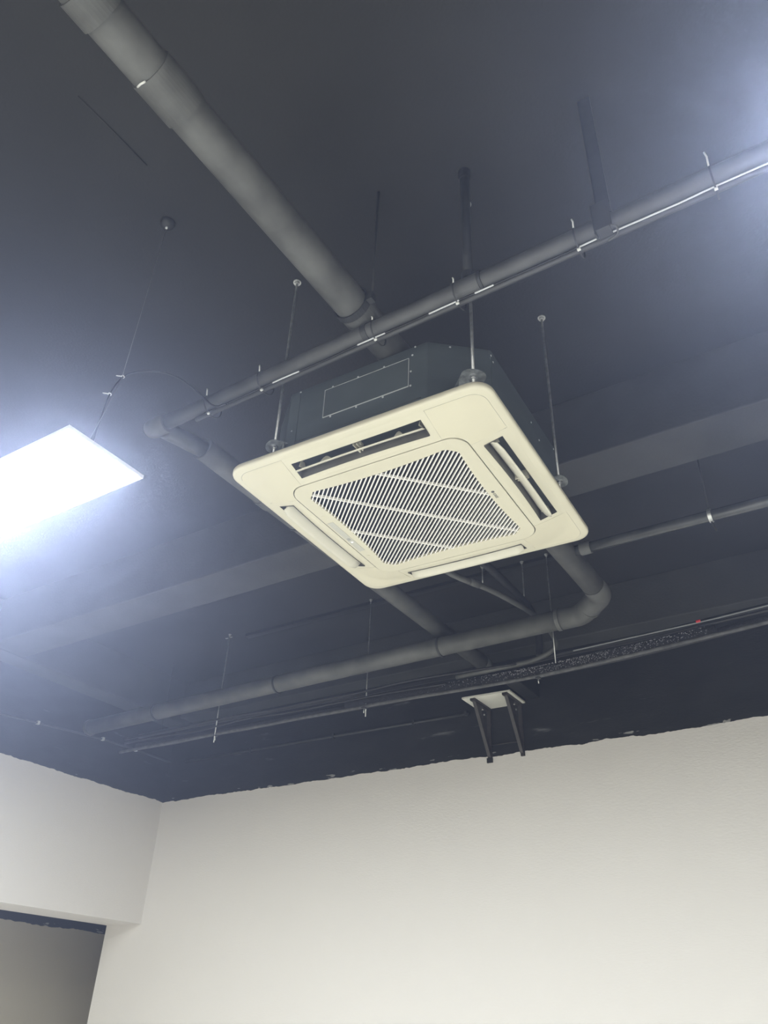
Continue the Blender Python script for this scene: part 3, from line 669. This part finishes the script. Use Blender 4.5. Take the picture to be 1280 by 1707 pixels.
# refrigerant lines from the unit to the bundle
l1 = [(-1.52,2.43,3.26),(-1.56,2.62,3.34),(-1.59,3.0,3.413),(-1.572,3.4,3.504),(-1.565,3.9,3.59),(-1.52,4.028,3.535),(-1.485,4.028,3.42),(-1.595,4.01,3.355),(-1.75,3.985,3.335),(-2.1,3.985,3.33)]
o = MB().tube(spline(l1, 8), .0145, 14).build('refrigerant_line', M_pipe); tag(o, 'wrapped dark refrigerant line with a pale joint from the unit to the bundle', 'pipe')
MB().tube([Vector((-1.583,3.16,3.452)),Vector((-1.578,3.25,3.472))], .0185, 14).build('tape_wrap', M_pipe, o)
l2 = [(-1.38,2.43,3.28),(-1.42,2.62,3.40),(-1.46,2.95,3.46),(-1.495,3.2,3.53),(-1.555,3.7,3.61),(-1.60,3.95,3.66),(-1.61,4.09,3.60),(-1.62,4.13,3.50),(-1.63,4.135,3.43)]
o = MB().tube(spline(l2, 8), .021, 14).build('drain_hose', M_rubber); tag(o, 'thick matt black hose beside the refrigerant line behind the unit', 'hose')
# dark batten along the ceiling
o = MB().box((-3.87,4.005,ZC-.02),(-1.3,4.05,ZC)).build('ceiling_stripe', M_black); tag(o, 'narrow black batten on the ceiling between beam and back wall', 'stripe')  # plain black box along a dark line on the ceiling
# wall conduit
cw = empty('wall_conduit', (-3.4, YB, 3.375)); tag(cw, 'thin black conduit clipped along the back wall left of the shelf', 'conduit')
MB().tube([(-1.6,-.012,0),(0,-.012,-.003),(1.02,-.012,-.006)], .010, 12).build('run', M_hang, cw)
for x_ in (-.9,-.1,.59,1.0):
    MB().box((x_-.008,-.024,-.018),(x_+.008,0,.014)).build('clip', M_hang, cw)
cl = empty('wall_conduit', (XL, 3.4, 3.34)); tag(cl, 'thin conduit with white clips along the left wall', 'conduit')
MB().tube([(.01,-1.2,-.06),(.01,-.3,-.025),(.01,0,0),(.01,.57,.045),(.01,.92,.053),(.01,1.29,.05)], .008, 10).build('run', M_hang, cl)
for y_, z_ in ((-.012,.0),(.573,.046),(.911,.053)):
    MB().box((.0,y_-.009,z_-.012),(.022,y_+.009,z_+.012)).build('clip', M_bright, cl)
# shelf with brackets
sh = empty('wall_shelf', (-2.12, YB, 3.06)); tag(sh, 'white square board on two dark triangular brackets on the back wall', 'shelf')
MB().prism([(-.187,-.252,.32),(.147,-.238,.32),(.147,0,.32),(-.187,0,.32)], (0,0,.012)).build('board', M_board, sh, bevel=.001)
for x_ in (-.128, .098):
    br = MB(); br.prism([(x_,-.225,.32),(x_,-.20,.285),(x_,-.02,.0),(x_,0,-.012),(x_,0,.02),(x_,-.035,.08),(x_,-.13,.27),(x_,-.10,.32)], (.022,0,0)); b = br.build('bracket', M_brk, sh)
    MB().box((x_,-.012,-.02),(x_+.026,0,.32)).build('wall_plate', M_brk, b)
    MB().box((x_-.005,-.24,.306),(x_+.03,0,.32)).build('arm', M_brk, b)
    MB().tube([(x_+.03,-.10,.25),(x_+.022,-.10,.25)], .006, 8).build('bolt', M_steel, b)
MB().tube([(-.11,-.008,.075),(.1,-.008,.075)], .004, 8).build('tie_bar', M_brk, sh)
MB().box((-.138,-.013,-.035),(-.10,-.001,-.005)).build('end_cap', M_black, sh)
# dark duct stub by the shelf
o = MB().box((-1.965,4.36,3.40),(-1.87,YB,3.52)).build('duct_stub', M_black, bevel=.004); tag(o, 'short black rectangular duct stub beside the white shelf', 'duct')
# ceiling seam: thin painted-over cable
o = MB().tube([(-1.634,.607,ZC-.002),(-1.628,.75,ZC-.002),(-1.625,.893,ZC-.002)], .0022, 6).build('ceiling_cable', M_black); tag(o, 'short thin black line of cable stuck on the ceiling left of the big pipe', 'cable')
# paint chips
for k, (x_, y_, s_) in enumerate(((-4.02,3.99,.03),(-4.06,3.992,.025))):
    o = MB().prism([(x_,y_,ZC),(x_+s_,y_+.004,ZC),(x_+s_*.8,y_+.014,ZC),(x_+.004,y_+.012,ZC)], (0,0,-.0015)).build('paint_chip', M_chip)
    tag(o, ['pale paint chip on the ceiling next to the rod top','pale paint chip on the ceiling further from the rod top'][k], 'paint chip', 'paint chips')
